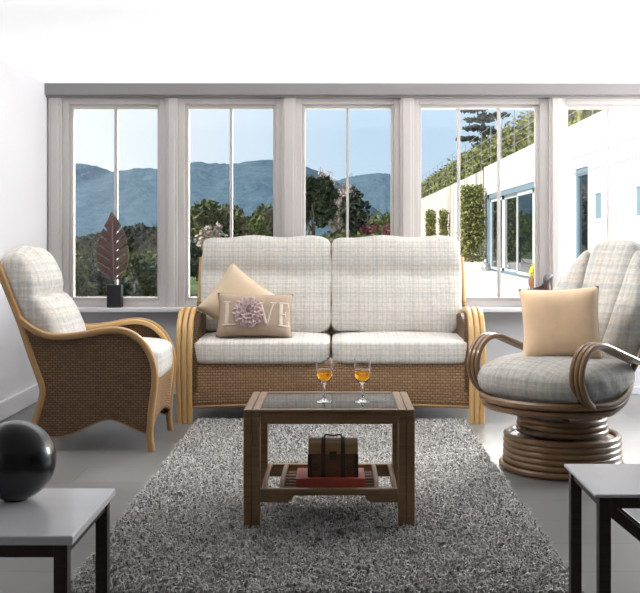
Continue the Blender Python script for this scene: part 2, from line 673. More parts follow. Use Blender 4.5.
# beam over the windows, with a small bead under it
mb = MB(); mb.box(XL, 4.2, 6.95, YW + .2, HEAD + .004, CEIL)
mb.box(XL, 4.2, 6.975, YW, HEAD - .008, HEAD + .006)
struct('trim_1', mb, M['beam'], smooth=False, bevel=.004)
# sill board; window light on it is put in by the lighter white
mb = MB(); mb.box(XL, 4.2, 6.93, YW + .2, SILL - .03, SILL)
struct('trim_2', mb, M['wall'], smooth=False, bevel=.006)

posts = [(49, 62.5), (166.5, 178), (281.5, 296.5), (399.5, 413.5), (548, 560.5), (674, 687)]
for i, (a, b) in enumerate(posts):
    mb = MB()
    x0, x1 = X_at(a, YW), X_at(b, YW)
    mb.box(x0, x1, YW - .035, YW + .16, SILL, HEAD)
    mb.box(x0 + .02, x1 - .02, YW - .048, YW, SILL, HEAD)
    struct('trim_%d' % (3 + i), mb, M['frame'], smooth=False, bevel=.004)

wins = [(62.5, 166.5, 72, 157, [114.5]), (178, 281.5, 188, 273, [230.5]), (296.5, 399.5, 305, 391, [347.5]),
        (413.5, 548, 421.5, 536.5, [459.5, 500]), (560.5, 674, 568.5, 664, [610.5, 640.5 + 12])]
ZB, ZT = EYE - (297.5 - PY) * YW / FOC, EYE - (107.8 - PY) * YW / FOC
for i, (fo0, fo1, g0, g1, bars) in enumerate(wins):
    root = bpy.data.objects.new('window_%d' % (i + 1), None)
    COL.objects.link(root); root['kind'] = 'structure'
    X0, X1, G0, G1 = (X_at(p, YW) for p in (fo0, fo1, g0, g1))
    mb = MB()
    def ring(x0, x1, z0, z1, a0, a1, b0, b1, y0, y1):
        mb.box(x0, a0, y0, y1, z0, z1); mb.box(a1, x1, y0, y1, z0, z1)
        mb.box(a0, a1, y0, y1, z0, b0); mb.box(a0, a1, y0, y1, b1, z1)
    e = .022
    ring(X0, X1, SILL, HEAD, G0 - e, G1 + e, ZB - e, ZT + e, YW - .01, YW + .10)
    ring(G0 - e, G1 + e, ZB - e, ZT + e, G0, G1, ZB, ZT, YW + .015, YW + .085)
    struct('window_frame', mb, M['frame'], root, smooth=False, bevel=.004)
    for b in bars:
        mb = MB(); xb = X_at(b, YW)
        mb.box(xb - .0095, xb + .0095, YW + .03, YW + .075, ZB, ZT)
        struct('glazing_bar', mb, M['frame'], root, smooth=False, bevel=.003)
    mb = MB(); mb.box(G0, G1, YW + .048, YW + .054, ZB, ZT)
    struct('window_pane', mb, M['pane'], root, smooth=False)

# ================================================================== outside
mb = MB(); mb.box(.6, 5.25, YW + .2, 70, -.12, -.02)
struct('terrace', mb, M['terrace'], smooth=False)
mb = MB(); mb.grid(lambda a, b: (-60 + 60.6 * a, YW + .2 + 70 * b, -.06), 4, 6)
mb.grid(lambda a, b: (5.2 + 80 * a, YW + .2 + 70 * b, -.06), 4, 6)
mb.grid(lambda a, b: (-900 + 1800 * a, 77 + 700 * b, -.3), 4, 6)
struct('lawn', mb, M['lawn'], smooth=False)


def fbm(x, y, s=0):
    r = 0
    a = 1.0
    for k in range(5):
        r += a * math.sin(x * (1.7 ** k) + 1.3 * k + s + 1.7 * math.sin(y * (1.6 ** k) * .8 + k * 2.1 + s)) * math.cos(y * (1.75 ** k) + .7 * k - s)
        a *= .55
    return r


def interp(x, pts):
    xs = [p[0] for p in pts]; ys = [p[1] for p in pts]
    return float(np.interp(x, xs, ys))


def hill(name, Yr, ridge, y0, x0, x1, seed):
    mb = MB()
    def fn(a, b):
        px = x0 + (x1 - x0) * a
        x = (px - PX) * Yr / FOC
        h = EYE - (interp(px, ridge) - PY) * Yr / FOC
        if b <= .8:
            t = b / .8
            s = t * t * (3 - 2 * t) * .6 + t * .4
            Y = y0 + (Yr - y0) * t
        else:
            s = 1 - (b - .8) * 1.5
            Y = Yr + (b - .8) * 800
        z = -2 + (h + 2) * s + fbm(x * .05, Y * .05, seed) * 1.4 * min(1, s * 2) * (.35 if b > .7 else 1) + float(RNG.normal(0, .30)) * min(1, s * 3)
        return (x * (.6 + .4 * Y / Yr), Y, z)
    mb.grid(fn, 240, 50)
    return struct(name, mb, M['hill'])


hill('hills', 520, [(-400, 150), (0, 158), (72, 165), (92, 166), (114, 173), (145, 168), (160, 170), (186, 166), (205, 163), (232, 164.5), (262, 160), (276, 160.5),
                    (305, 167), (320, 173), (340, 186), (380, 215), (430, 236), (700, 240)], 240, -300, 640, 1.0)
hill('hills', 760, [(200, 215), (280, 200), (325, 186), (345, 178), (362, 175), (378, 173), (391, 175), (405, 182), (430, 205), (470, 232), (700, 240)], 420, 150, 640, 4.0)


# ---------------- planting
def leaves(mb, blobs, n, size, shell=.55):
    tot = sum(b[3] * b[4] * b[5] for b in blobs)
    for (cx, cy, cz, rx, ry, rz) in blobs:
        k = max(8, int(n * rx * ry * rz / tot))
        d = RNG.normal(size=(k, 3)); d /= np.linalg.norm(d, axis=1)[:, None]
        rad = shell + (1.05 - shell) * RNG.random(k) ** .6
        P = np.array((cx, cy, cz)) + d * rad[:, None] * np.array((rx, ry, rz))
        A = RNG.normal(size=(k, 3)); A /= np.linalg.norm(A, axis=1)[:, None]
        B = np.cross(A, RNG.normal(size=(k, 3))); B /= np.linalg.norm(B, axis=1)[:, None]
        S = size * (.6 + .8 * RNG.random(k))
        for p, a, b, s in zip(P, A, B, S):
            mb.add([p - a * s, p + b * s * .5, p + a * s, p - b * s * .5], [(0, 1, 2, 3)])


def branches(mb, p, d, L, r, depth, spread=.55, up=.12):
    q = p + d * L
    mid = p + d * L * .5 + Vector(RNG.normal(0, L * .05, 3))
    mb.tube([p, mid, q], r, 5 if depth > 1 else 3, radii=[1, .85, .7])
    if depth == 0: return
    for k in range(3 if depth > 1 else 4):
        nd = (d + Vector(RNG.normal(0, spread, 3)) + Vector((0, 0, up))).normalized()
        branches(mb, p + d * L * (.55 + .45 * random.random()), nd, L * (.6 + .25 * random.random()), r * .55, depth - 1, spread, up)


def tree(label, loc, blobs, leafmat, n, size, trunk_h, trunk_r, bark='bark', bare=0, name='tree', cat='tree', group='trees beyond the garden', bl=.8):
    root = thing(name, label, cat, loc, 0, group)
    mb = MB()
    branches(mb, Vector((0, 0, -.2)), Vector((RNG.normal(0, .05), RNG.normal(0, .05), 1)).normalized(), trunk_h, trunk_r, bare if bare else 2, .55)
    obj('trunk', mb, M[bark], root)
    if n:
        mb = MB(); leaves(mb, blobs, n, size)
        obj('foliage', mb, M[leafmat], root, smooth=False)
    return root


def blobset(w, h, z0, k):
    return [(float(RNG.normal(0, w * .30)), float(RNG.normal(0, w * .3)), z0 + h * (.15 + .7 * random.random()), w * (.25 + .2 * random.random()), w * .3, h * (.18 + .14 * random.random())) for _ in range(k)]


def crown_tree(label, px, top, Y, wpx, leafmat, n, size, base=-.1, low=.15, bark='bark', bare=2, k=9, **kw):
    x = X_at(px, Y)
    H = EYE - (top - PY) * Y / FOC - base
    w = wpx * Y / FOC
    bs = blobset(w, H * (1 - low), H * low, k)
    m = max(b[2] + b[5] for b in bs)
    bs = [(b[0], b[1], b[2] * H / m, b[3], b[4], b[5]) for b in bs]
    return tree(label, (x, Y, base), bs, leafmat, n, size, H * .4, .03 * H, bark, bare, **kw)


def bare_tree(label, px, top, Y, base=-.1, bark='bark', depth=4, **kw):
    H = EYE - (top - PY) * Y / FOC - base
    return tree(label, (X_at(px, Y), Y, base), [], None, 0, 0, H * .42, .028 * H, bark, depth, **kw)


crown_tree('dark bushy tree at lower left of the leftmost window', 80, 247, 42, 34, 'leaf_olive', 2200, .11, low=0)
crown_tree('dark bushy tree behind the plum leaf sculpture tip', 104, 238, 52, 34, 'leaf_dark', 2200, .12, low=0)
crown_tree('hazy olive tree just left of the plum leaf sculpture', 92, 236, 62, 40, 'leaf_olive', 2200, .14, low=0)
crown_tree('dark evergreen bush right behind the plum leaf sculpture', 118, 232, 44, 36, 'leaf_dark', 2400, .12)
crown_tree('dark bushy tree at right side of the leftmost window', 147, 226, 40, 34, 'leaf_dark', 2200, .12)
bare_tree('bare dark branching tree right of the plum leaf sculpture', 136, 215, 38)
bare_tree('bare dark tree filling lower right of the leftmost window', 152, 218, 45)
bare_tree('bare dark tree left of the plum leaf sculpture', 92, 236, 47)
crown_tree('olive leafed tree left of the glazing bar in the second window', 206, 202, 55, 42, 'leaf_olive', 2200, .16, low=.3, bare=3)
crown_tree('olive green tree right of the glazing bar in the second window', 247, 204, 62, 48, 'leaf_olive', 2400, .16, low=.25, bare=3)
crown_tree('small bright green tree near right edge of the second window', 258, 214, 50, 20, 'leaf_green', 900, .14, low=.3)
crown_tree('dark green tree at right edge of the second window', 276, 210, 52, 24, 'leaf_dark', 1300, .14)
bare_tree('bare brown tree behind the glazing bar of the second window', 226, 198, 46)
bare_tree('bare brown tree in right half of the second window', 262, 196, 43)
crown_tree('pale pink blossoming shrub at lower left of the second window', 206, 224, 30, 22, 'leaf_blossom', 500, .07, bare=3, low=.45, bark='bark_grey')
crown_tree('dark green bush below the pale blossom in the second window', 198, 246, 27, 22, 'leaf_dark', 1500, .07)
crown_tree('dark bushy growth low in the middle of the second window', 236, 226, 36, 50, 'leaf_dark', 1500, .10)
for px, top, Y, w, n_ in ((72, 256, 19.5, 36, 2800), (100, 258, 20.5, 40, 2800), (130, 250, 21, 40, 3000), (154, 254, 20, 34, 2600)):
    crown_tree({72: 'dark low bush at bottom left of the leftmost window', 100: 'dark low bush behind the black plinth of the plum leaf', 130: 'dark low bush right of the black plinth',
                154: 'dark low bush at bottom right of the leftmost window'}[px], px, top, Y, w, 'leaf_olive' if px in (72, 130) else 'leaf_dark', n_, .055, low=0.0, k=14, name='shrub', cat='shrub', group='low bushes beyond the leftmost window')
for px, Y, lab in ((84, 26, 'bare twiggy shrub at left of the leftmost window'), (122, 24, 'bare twiggy shrub above the dark bush right of the plum leaf'), (146, 25, 'bare twiggy shrub by the right frame of the leftmost window')):
    bare_tree(lab, px, 226, Y, name='shrub', cat='shrub', group='bare shrubs')
# third window
crown_tree('dark drooping palm like tree at left of the third window', 311, 176, 26, 30, 'leaf_dark', 2200, .11, low=.50, k=9, bare=2)
crown_tree('pale blossoming tree behind the dark palm like tree', 335, 170, 42, 30, 'leaf_blossom', 1500, .075, low=.45, bare=4, bark='bark_grey')
bare_tree('bare grey tree behind the bar of the third window', 340, 166, 35, bark='bark_grey')
crown_tree('dark evergreen right of the bar in the third window', 358, 186, 38, 20, 'leaf_dark', 1300, .11, low=.25)
crown_tree('green bushy tree at right edge of the third window', 388, 212, 46, 30, 'leaf_green', 1200, .13)
crown_tree('olive bush left of the red shrubs in the third window', 366, 214, 52, 34, 'leaf_olive', 1200, .14)
crown_tree('dark red leafed shrub at right edge of the third window', 388, 223, 34, 20, 'leaf_red', 900, .09, name='shrub', cat='shrub', group='red shrubs')
crown_tree('dark red leafed shrub nearer the bar of the third window', 370, 222, 36, 18, 'leaf_red', 800, .09, name='shrub', cat='shrub', group='red shrubs')
crown_tree('low olive bush behind the sofa back in the third window', 330, 226, 30, 40, 'leaf_olive', 1200, .09, name='shrub', cat='shrub', group='bushes behind the sofa')
crown_tree('low green bush below the red shrubs in the third window', 380, 231, 27, 40, 'leaf_green', 1200, .07, name='shrub', cat='shrub', group='bushes behind the sofa')

# ---------------- neighbouring house, along the terrace
XH = 5.25
HZ = 3.63
house = thing('house', 'long white flat-roofed house along the terrace outside', 'house', (XH, 12, 0))
DY0, DY1, DZ = 12.6, 23.2, 2.62      # sliding doors, local y
mb = MB()
mb.box(0, .25, -2, 9.0, -.1, HZ)                  # wall near
mb.box(0, .25, 9.0, 10.2, 2.62, HZ)               # above the side door
mb.box(0, .25, 10.2, DY0, -.1, HZ)
mb.box(0, .25, DY0, DY1, DZ, HZ)
mb.box(0, .25, DY1, 24.2, -.1, HZ)
mb.box(.25, 6, -2, 24.2, HZ - .2, HZ)             # roof slab
mb.box(0, 6, 24.0, 24.2, -.1, HZ)
mb.box(.9, 6, -2, 24.2, -.1, HZ - .2)             # core
obj('wall', mb, M['paint'], house, smooth=False)
mb = MB()
for z in (2.86, 2.52):
    mb.box(-.006, 0, -2, 12.5, z - .008, z + .008)
mb.box(-.006, 0, 12.5, 24.2, 2.86 - .008, 2.86 + .008)
obj('wall_joint', mb, M['steel'], house, smooth=False)
# sliding doors
mb = MB(); mb.box(.02, .24, DY0, DY1, DZ - .16, DZ); mb.box(.02, .24, DY0, DY0 + .12, 0, DZ); mb.box(.02, .24, DY1 - .3, DY1, 0, DZ)
mb.box(.10, .20, DY0, DY1, -.05, .06)
obj('door_frame', mb, M['bluegrey'], house, smooth=False)
for k in range(4):
    a = DY0 + .12 + k * (DY1 - .3 - DY0 - .12) / 4; b = DY0 + .12 + (k + 1) * (DY1 - .3 - DY0 - .12) / 4
    mb = MB(); yy = .10 if k % 2 else .15
    for (c0, c1, z0, z1) in ((a, a + .09, .03, 2.46), (b - .09, b, .03, 2.46), (a, b, .03, .12), (a, b, 2.34, 2.46)):
        mb.box(yy - .03, yy + .03, c0, c1, z0, z1)
    dp = obj('sliding_door', mb, M['stile'], house, smooth=False)
    mb = MB(); mb.box(yy - .005, yy + .005, a + .09, b - .09, .12, 2.34)
    obj('pane', mb, M['doorglass'], dp, smooth=False)
mb = MB()
mb.box(.03, .15, 9.0, 9.14, -.05, 2.62); mb.box(.03, .15, 10.06, 10.2, -.05, 2.62); mb.box(.03, .15, 9.14, 10.06, 2.46, 2.62)
sd = obj('side_door', mb, M['bluegrey'], house, smooth=False)
mb = MB(); mb.box(.08, .09, 9.14, 10.06, -.05, 2.46)
obj('pane', mb, M['doorglass'], sd, smooth=False)
for (y0, y1) in ((7.75, 8.45), (4.8, 5.65)):
    mb = MB()
    mb.box(-.03, .02, y0, y1, 1.42, 1.49); mb.box(-.03, .02, y0, y1, 2.0, 2.07); mb.box(-.03, .02, y0, y0 + .09, 1.49, 2.0); mb.box(-.03, .02, y1 - .09, y1, 1.49, 2.0)
    wf = obj('small_window', mb, M['stile'], house, smooth=False)
    mb = MB(); mb.box(-.006, 0.004, y0 + .09, y1 - .09, 1.49, 2.0)
    obj('pane', mb, M['bluegrey'], wf, smooth=False)

mb = MB(); mb.box(XH + .14, XH + .44, 36.25, 75, -.1, 3.62)
obj_rw = obj('retaining_wall', mb, M['concrete'], smooth=False)
tag(obj_rw, 'stained concrete retaining wall beyond the white house', 'wall')


def leafbox(mb, x0, x1, y0, y1, z0, z1, n, size, bump=.12):
    P = np.stack([RNG.uniform(x0, x1, n), RNG.uniform(y0, y1, n), RNG.uniform(z0, z1, n)], 1)
    P += RNG.normal(0, bump, P.shape)
    P[:, 2] = np.maximum(P[:, 2], z0 + .02)
    A = RNG.normal(size=(n, 3)); A /= np.linalg.norm(A, axis=1)[:, None]
    B = np.cross(A, RNG.normal(size=(n, 3))); B /= np.linalg.norm(B, axis=1)[:, None]
    S = size * (.6 + .8 * RNG.random(n))
    for p, a, b, s in zip(P, A, B, S):
        mb.add([p - a * s, p + b * s * .55, p + a * s, p - b * s * .55], [(0, 1, 2, 3)])


mb = MB()
leafbox(mb, XH + .45, XH + 1.1, 11, 72, HZ, HZ + 1.25, 26000, .09, .09)
tag(obj('hedge', mb, M['hedge'], smooth=False), 'long clipped green hedge on top of the white house wall', 'hedge')
fence = thing('wire_fence', 'thin wire fence with steel posts in front of the rooftop hedge', 'fence', (XH + .25, 12, HZ))
for k in range(25):
    mb = MB(); mb.box(-.012, .012, k * 2.4 - .012, k * 2.4 + .012, 0, 1.5)
    obj('post', mb, M['steel'], fence, smooth=False)
mb = MB()
for z in (.05, .4, .75, 1.1, 1.5):
    mb.box(-.006, .006, -1, 60, z - .006, z + .006)
obj('wire', mb, M['steel'], fence, smooth=False)

cedar = thing('cedar', 'flat branched cedar tree rising behind the rooftop hedge', 'tree', (8.7, 60, 0))
mb = MB(); mb.tube([(0, 0, 0), (.1, 0, 5), (0, 0, 9.2)], .22, 8, radii=[1, .8, .3])
obj('trunk', mb, M['bark_grey'], cedar)
mb = MB()
for k in range(12):
    z = 5.6 + .36 * k
    a = 2.4 * k
    leaves(mb, [(.7 * math.cos(a), .7 * math.sin(a), z, .95, .95, .12)], 170, .16, .2)
obj('foliage', mb, M['leaf_dark'], cedar, smooth=False)

def column(label, x, y, w, z0, z1, n):
    root = thing('climbing_shrub', label, 'shrub', (x, y, 0), 0, 'leafy columns on the retaining wall')
    mb = MB(); mb.tube([(0, 0, 0), (.05, 0, z1 * .5), (0, 0, z1 * .9)], .04, 6, radii=[1, .7, .3])
    obj('stem', mb, M['bark'], root)
    mb = MB(); leafbox(mb, -w / 2, w / 2, -w * .45, w * .45, z0, z1 - .1, n * 3, .055, .05)
    obj('foliage', mb, M['hedge'], root, smooth=False)

column('tall leafy column against the far end of the white house', X_at(472, 35.4), 35.4, .72, .28, 3.0, 3000)
column('small leafy column furthest left on the stained wall', X_at(430.5, 50), 50, .40, .1, 2.55, 1100)
column('small leafy column beside the tall one on the stained wall', X_at(443.5, 48.2), 48.2, .32, .1, 2.5, 1000)
mb = MB(); mb.box(-.42, .42, -.3, .3, 0, .26)
tag(obj('planter', mb, M['paint'], loc=(X_at(473, 35.2), 35.1, -.02), smooth=False, bevel=.02), 'white planter box under the tall leafy column', 'planter')
st = thing('stone_figure', 'small grey stone figure on terrace beside the white planter', 'ornament', (X_at(484.5, 34.5), 34.2, -.02))
mb = MB(); mb.lathe([(.0, 0), (.14, .0), (.16, .08), (.13, .2), (.06, .26), (.0, .27)], 14)
obj('body', mb, M['steel'], st)
mb = MB(); mb.lathe([(.0, .24), (.07, .26), (.085, .32), (.06, .38), (0, .40)], 12)
obj('head', mb, M['steel'], st)
pt = thing('potted_plant', 'bushy yellow plant in a brown pot out on the terrace', 'plant', (X_at(533, 22), 22, -.02))
mb = MB(); mb.lathe([(0, 0), (.06, 0), (.10, .1), (.105, .2), (.08, .24), (.075, .23), (0, .22)], 18)
obj('pot', mb, M['terracotta'], pt)
mb = MB(); leaves(mb, [(0.02, 0, .36, .09, .1, .15), (.05, 0, .48, .07, .08, .12)], 500, .04, .3)
obj('foliage', mb, M['leaf_yellow'], pt, smooth=False)

# ================================================================== rug
RX0, RX1, RY0, RY1 = -.83, .745, 3.03, 5.93
rug = thing('rug', 'grey shaggy rug under the coffee table', 'rug', (0, 0, 0))
mb = MB(); mb.box(RX0, RX1, RY0, RY1, .001, .012)
obj('backing', mb, plain('rug_backing', (.22, .22, .22), .9), rug, smooth=False)
n = 90000
P = np.stack([RNG.uniform(RX0, RX1, n), RY0 + (RY1 - RY0) * RNG.random(n), np.full(n, .010)], 1)
ang = RNG.uniform(0, 2 * PI, n)
D = np.stack([np.cos(ang), np.sin(ang), np.zeros(n)], 1)
Sd = np.stack([-np.sin(ang), np.cos(ang), np.zeros(n)], 1)
Lh = .016 + .016 * RNG.random(n); lean = RNG.uniform(.2, 1.1, n); wd = .0022 + .0016 * RNG.random(n)
Zv = np.array((0, 0, 1.0))
p1 = P + D * (Lh * lean * .35)[:, None] + Zv * (Lh * .75)[:, None]
p2 = P + D * (Lh * lean * 1.1)[:, None] + Zv * (Lh * (1.05 - .35 * lean))[:, None]
V = np.stack([P - Sd * wd[:, None], P + Sd * wd[:, None], p1 + Sd * wd[:, None], p1 - Sd * wd[:, None], p2], 1).reshape(-1, 3)
me = bpy.data.meshes.new('pile')
me.vertices.add(n * 5); me.vertices.foreach_set('co', V.ravel().astype(np.float32))
base = np.arange(n)[:, None] * 5
li = np.concatenate([base + np.array([[0, 1, 2, 3]]), base + np.array([[3, 2, 4]])], 1).ravel().astype(np.int32)
me.loops.add(n * 7); me.loops.foreach_set('vertex_index', li)
me.polygons.add(n * 2)
ls = (np.arange(n)[:, None] * 7 + np.array([[0, 4]])).ravel().astype(np.int32)
me.polygons.foreach_set('loop_start', ls)
me.update(calc_edges=True); me.validate()
me.materials.append(M['shag'])
pile = bpy.data.objects.new('pile', me); COL.objects.link(pile); pile.parent = rug
pile['kind'] = 'stuff'


# ================================================================== cushions
def back_cushion(name, mat, parent, w, h, t, tilt, loc, seam=.42, N=26, k=5.5):
    """two-lobed back cushion standing on its lower edge, leaning back"""
    ct, sn = math.cos(tilt), math.sin(tilt)
    def fn(u, v, s):                       # u: x, v: thickness(y), s: height
        e = (s + 1) / 2
        c = 1 - seam
        if e < c: q = (e - c / 2) / (c / 2)
        else: q = (e - (c + seam / 2)) / (seam / 2)
        lobe = .46 + .54 * max(0, 1 - abs(q) ** 2.6) ** .5
        if e < .06 or e > .94: lobe = max(lobe, .75)
        bul = 1 - .18 * u * u
        th = t * (.5 * lobe * bul if v < 0 else .36)
        x = u * w / 2 * (1 - .02 * (1 - abs(q)) ** 2 + .0)
        y = v * th
        z = e * h + .008 * math.sin(7 * u + 3 * e)
        return (loc[0] + x, loc[1] + y * ct + z * sn, loc[2] + z * ct - y * sn)
    mb = MB(); mb.soft(fn, N, k)
    return obj(name, mb, mat, parent, weld=True, angle=0)


def seat_cushion(name, mat, parent, x0, x1, y0, y1, z0, z1, crown=.02, N=22, k=6):
    cx, cy, cz = (x0 + x1) / 2, (y0 + y1) / 2, (z0 + z1) / 2
    def fn(u, v, s):
        z = s * (z1 - z0) / 2 + (crown * (1 - u * u) * (1 - v * v) if s > 0 else 0)
        return (cx + u * (x1 - x0) / 2, cy + v * (y1 - y0) / 2 * (1 + .012 * (1 - s * s)), cz + z)
    mb = MB(); mb.soft(fn, N, k)
    return obj(name, mb, mat, parent, weld=True, angle=0)


def throw_surface(w, h, t):
    def f(u, v, s):                         # u,v in -1..1 ; s = +-1 side
        edge = max(0, (1 - u ** 4)) * max(0, (1 - v ** 4))
        th = t / 2 * edge ** .42
        px = u * w / 2 * (1 - .075 * (1 - v * v))
        pz = v * h / 2 * (1 - .075 * (1 - u * u))
        return (px, -s * th, pz)            # front faces -y
    return f


def throw_cushion(name, label, mat, w, h, t, loc, rot, N=26):
    f = throw_surface(w, h, t)
    mb = MB()
    for s in (1, -1):
        mb.grid(lambda a, b: f(2 * a - 1, 2 * b - 1, s), N, N)
    o = obj(name, mb, mat, None, weld=True, angle=0)
    o.location = loc
    o.rotation_euler = rot
    tag(o, label, 'cushion')
    m = MB()
    pth = [f(-1 + 2 * i / 12, -1, 1) for i in range(12)] + [f(1, -1 + 2 * i / 12, 1) for i in range(12)] + [f(1 - 2 * i / 12, 1, 1) for i in range(12)] + [f(-1, 1 - 2 * i / 12, 1) for i in range(12)]
    m.tube(pth, .0022, 6, closed=True)
    obj('piping', m, mat, o, weld=True)
    return o, f


# ================================================================== sofa
SX, SY = -.0425, 6.30
sofa = thing('sofa', 'two-cushion wicker sofa in pale check fabric under the windows', 'sofa', (SX, SY, 0))
armp = [(-.368, 0), (-.372, .1), (-.378, .22), (-.384, .36), (-.376, .47), (-.345, .57), (-.28, .635), (-.19, .66), (-.06, .652), (.10, .62), (.26, .585), (.41, .56)]
for sd in (-1, 1):
    for k in range(3):
        xx = .836 + .0308 * k
        path = spline([(sd * (xx + (k - .5) * .004 * math.sin(min(1, z / .6) * PI * .5)), y, z) for y, z in armp], 6)
        mb = MB(); mb.sweep(path, rrect(.0292, .034, .30), (1, 0, 0))
        obj('arm_slat', mb, M['honey'], sofa)
    top = [(y + .004, z - .022) for y, z in armp[2:]]
    poly = [(p.x, p.y) for p in spline([(a, b, 0) for a, b in top], 4)] + [(.40, .12), (.2, .11), (-.2, .11), (-.36, .12)]
    mb = MB(); mb.prism(poly, .792, .818, lambda a, b, h: (sd * h, a, b))
    obj('arm_panel', mb, M['wicker_dark'], sofa, smooth=False)
    # rear post with its cane binding
    pp = spline([(sd * .875, .42, 0), (sd * .875, .39, .22), (sd * .88, .385, .45), (sd * .885, .42, .68), (sd * .88, .475, .97)], 6)
    mb = MB(); mb.tube(pp, .017, 10)
    bp = obj('rear_post', mb, M['honey'], sofa)
    mb = MB()
    for k in range(5):
        z = .60 + .017 * k
        mb.lathe([(.017, -.008), (.023, -.006), (.025, 0), (.023, .006), (.017, .008)], 12, (sd * .884, .405 + .25 * (z - .6), z))
    obj('binding', mb, M['cane'], bp)
mb = MB()
def fp(a, b):
    x = -.822 + 1.644 * a
    zb = .100 + .018 * (1 - (2 * a - 1) ** 2)
    return (x, -.352 - .012 * math.sin(PI * b), zb + (.372 - zb) * b)
mb.grid(fp, 60, 12, lambda a, b: (1.644 * a, .27 * b))
obj('front_panel', mb, M['wicker'], sofa, solid=.02)
mb = MB()
mb.tube([(fp(i / 30, 0)[0], -.356, fp(i / 30, 0)[2] - .004) for i in range(31)], .011, 8)
obj('front_rail', mb, M['cane'], sofa)
mb = MB()
mb.grid(lambda a, b: (-.865 + 1.73 * a, .37 + .13 * max(0, b - .2), .12 + .84 * b), 40, 16, lambda a, b: (1.73 * a, .84 * b))
obj('back_panel', mb, M['wicker_dark'], sofa, solid=.02)
mb = MB(); mb.tube([(-.88, .475, .965), (0, .48, .975), (.88, .475, .965)], .016, 10)
obj('top_rail', mb, M['honey'], sofa)
mb = MB(); mb.box(-.80, .80, -.33, .36, .30, .335)
obj('seat_base', mb, M['cane'], sofa, smooth=False)
for sd in (-1, 1):
    a, b = (-.824, -.004) if sd < 0 else (.004, .824)
    seat_cushion('seat_cushion', M['plaid'], sofa, a * 1.02, b * 1.02, -.392, .30, .348, .496, .014, k=9)
    back_cushion('back_cushion', M['plaid'], sofa, .845, .625, .24, .22, (sd * .4165, .10, .488), seam=.38, k=10)

# ---- cushions on the sofa
throw_cushion('scatter_cushion', 'plain beige satin cushion standing on its corner at left of the sofa', M['beige'], .365, .365, .15,
              (-.62, 6.20, .70), (-.26, math.radians(37), .06))
love, lf = throw_cushion('scatter_cushion', 'taupe oblong cushion with LOVE lettering and pink flower on the sofa', M['taupe'], .46, .27, .15,
                         (-.502, 6.03, .632), (-.24, math.radians(1.5), .05))

def stroke(mb, a0, b0, a1, b1, w, horiz=False):
    """flat applique stroke laid on the cushion front, in cushion metres"""
    n = 8
    d = Vector((a1 - a0, b1 - b0)); 
    nrm = Vector((1, 0)) if not horiz else Vector((0, 1))
    def pt(x, z, off):
        p = lf(x / .23, z / .135, 1)
        return (p[0], p[1] - off, p[2])
    g = []
    vs, fs = [], []
    for i in range(n + 1):
        c = Vector((a0, b0)) + d * (i / n)
        for s in (-.5, 0, .5):
            q = c + nrm * (w * s)
            vs.append(pt(q.x, q.y, .0022))
    for i in range(n):
        for j in range(2):
            fs.append((i * 3 + j, (i + 1) * 3 + j, (i + 1) * 3 + j + 1, i * 3 + j + 1))
    mb.add(vs, fs)

mb = MB()                              # L
stroke(mb, -.176, -.075, -.176, .072, .026); stroke(mb, -.198, .070, -.154, .070, .009, True); stroke(mb, -.198, -.072, -.100, -.072, .011, True); stroke(mb, -.104, -.075, -.101, -.042, .010)
obj('letter', mb, M['letter'], love, solid=.0015)
mb = MB()                              # V
stroke(mb, .034, .072, .078, -.075, .024); stroke(mb, .118, .072, .080, -.075, .011); stroke(mb, .014, .070, .056, .070, .009, True); stroke(mb, .100, .070, .136, .070, .009, True)
obj('letter', mb, M['letter'], love, solid=.0015)
mb = MB()                              # E
stroke(mb, .168, -.075, .168, .072, .024); stroke(mb, .150, .069, .214, .069, .010, True); stroke(mb, .168, 0, .200, 0, .009, True); stroke(mb, .150, -.071, .216, -.071, .011, True)
stroke(mb, .212, .045, .213, .072, .008); stroke(mb, .200, -.018, .200, .018, .007); stroke(mb, .215, -.074, .216, -.040, .008)
obj('letter', mb, M['letter'], love, solid=.0015)
mb = MB()                              # fabric flower in place of the O
fc = lf(-.040 / .23, .006 / .135, 1)
for ringk, (nr, r, tilt, s) in enumerate(((10, .056, .15, .040), (9, .042, .45, .036), (7, .026, .8, .030), (4, .010, 1.1, .024))):
    for k in range(nr):
        a = 2 * PI * (k + .37 * ringk) / nr
        ca, sa = math.cos(a), math.sin(a)
        def pet(u, v):
            uu, vv = (u - .5) * 2, v
            wv = s * .66 * math.sin(PI * min(1, .22 + .62 * vv)) ** .6 * (1 if vv < .99 else .6)
            l = (vv - .35) * s * 1.5
            rad = r + l * math.cos(tilt)
            out = .012 + .006 * ringk + l * math.sin(tilt) * .7 + .004 * math.sin(5 * uu + k) + .005 * uu * uu
            lat = uu * wv
            return (fc[0] + rad * ca - lat * sa, fc[1] - out, fc[2] + rad * sa + lat * ca)
        mb.grid(pet, 6, 5)
obj('flower', mb, M['pink'], love, solid=.0015)['label'] = 'dusty pink fabric flower'

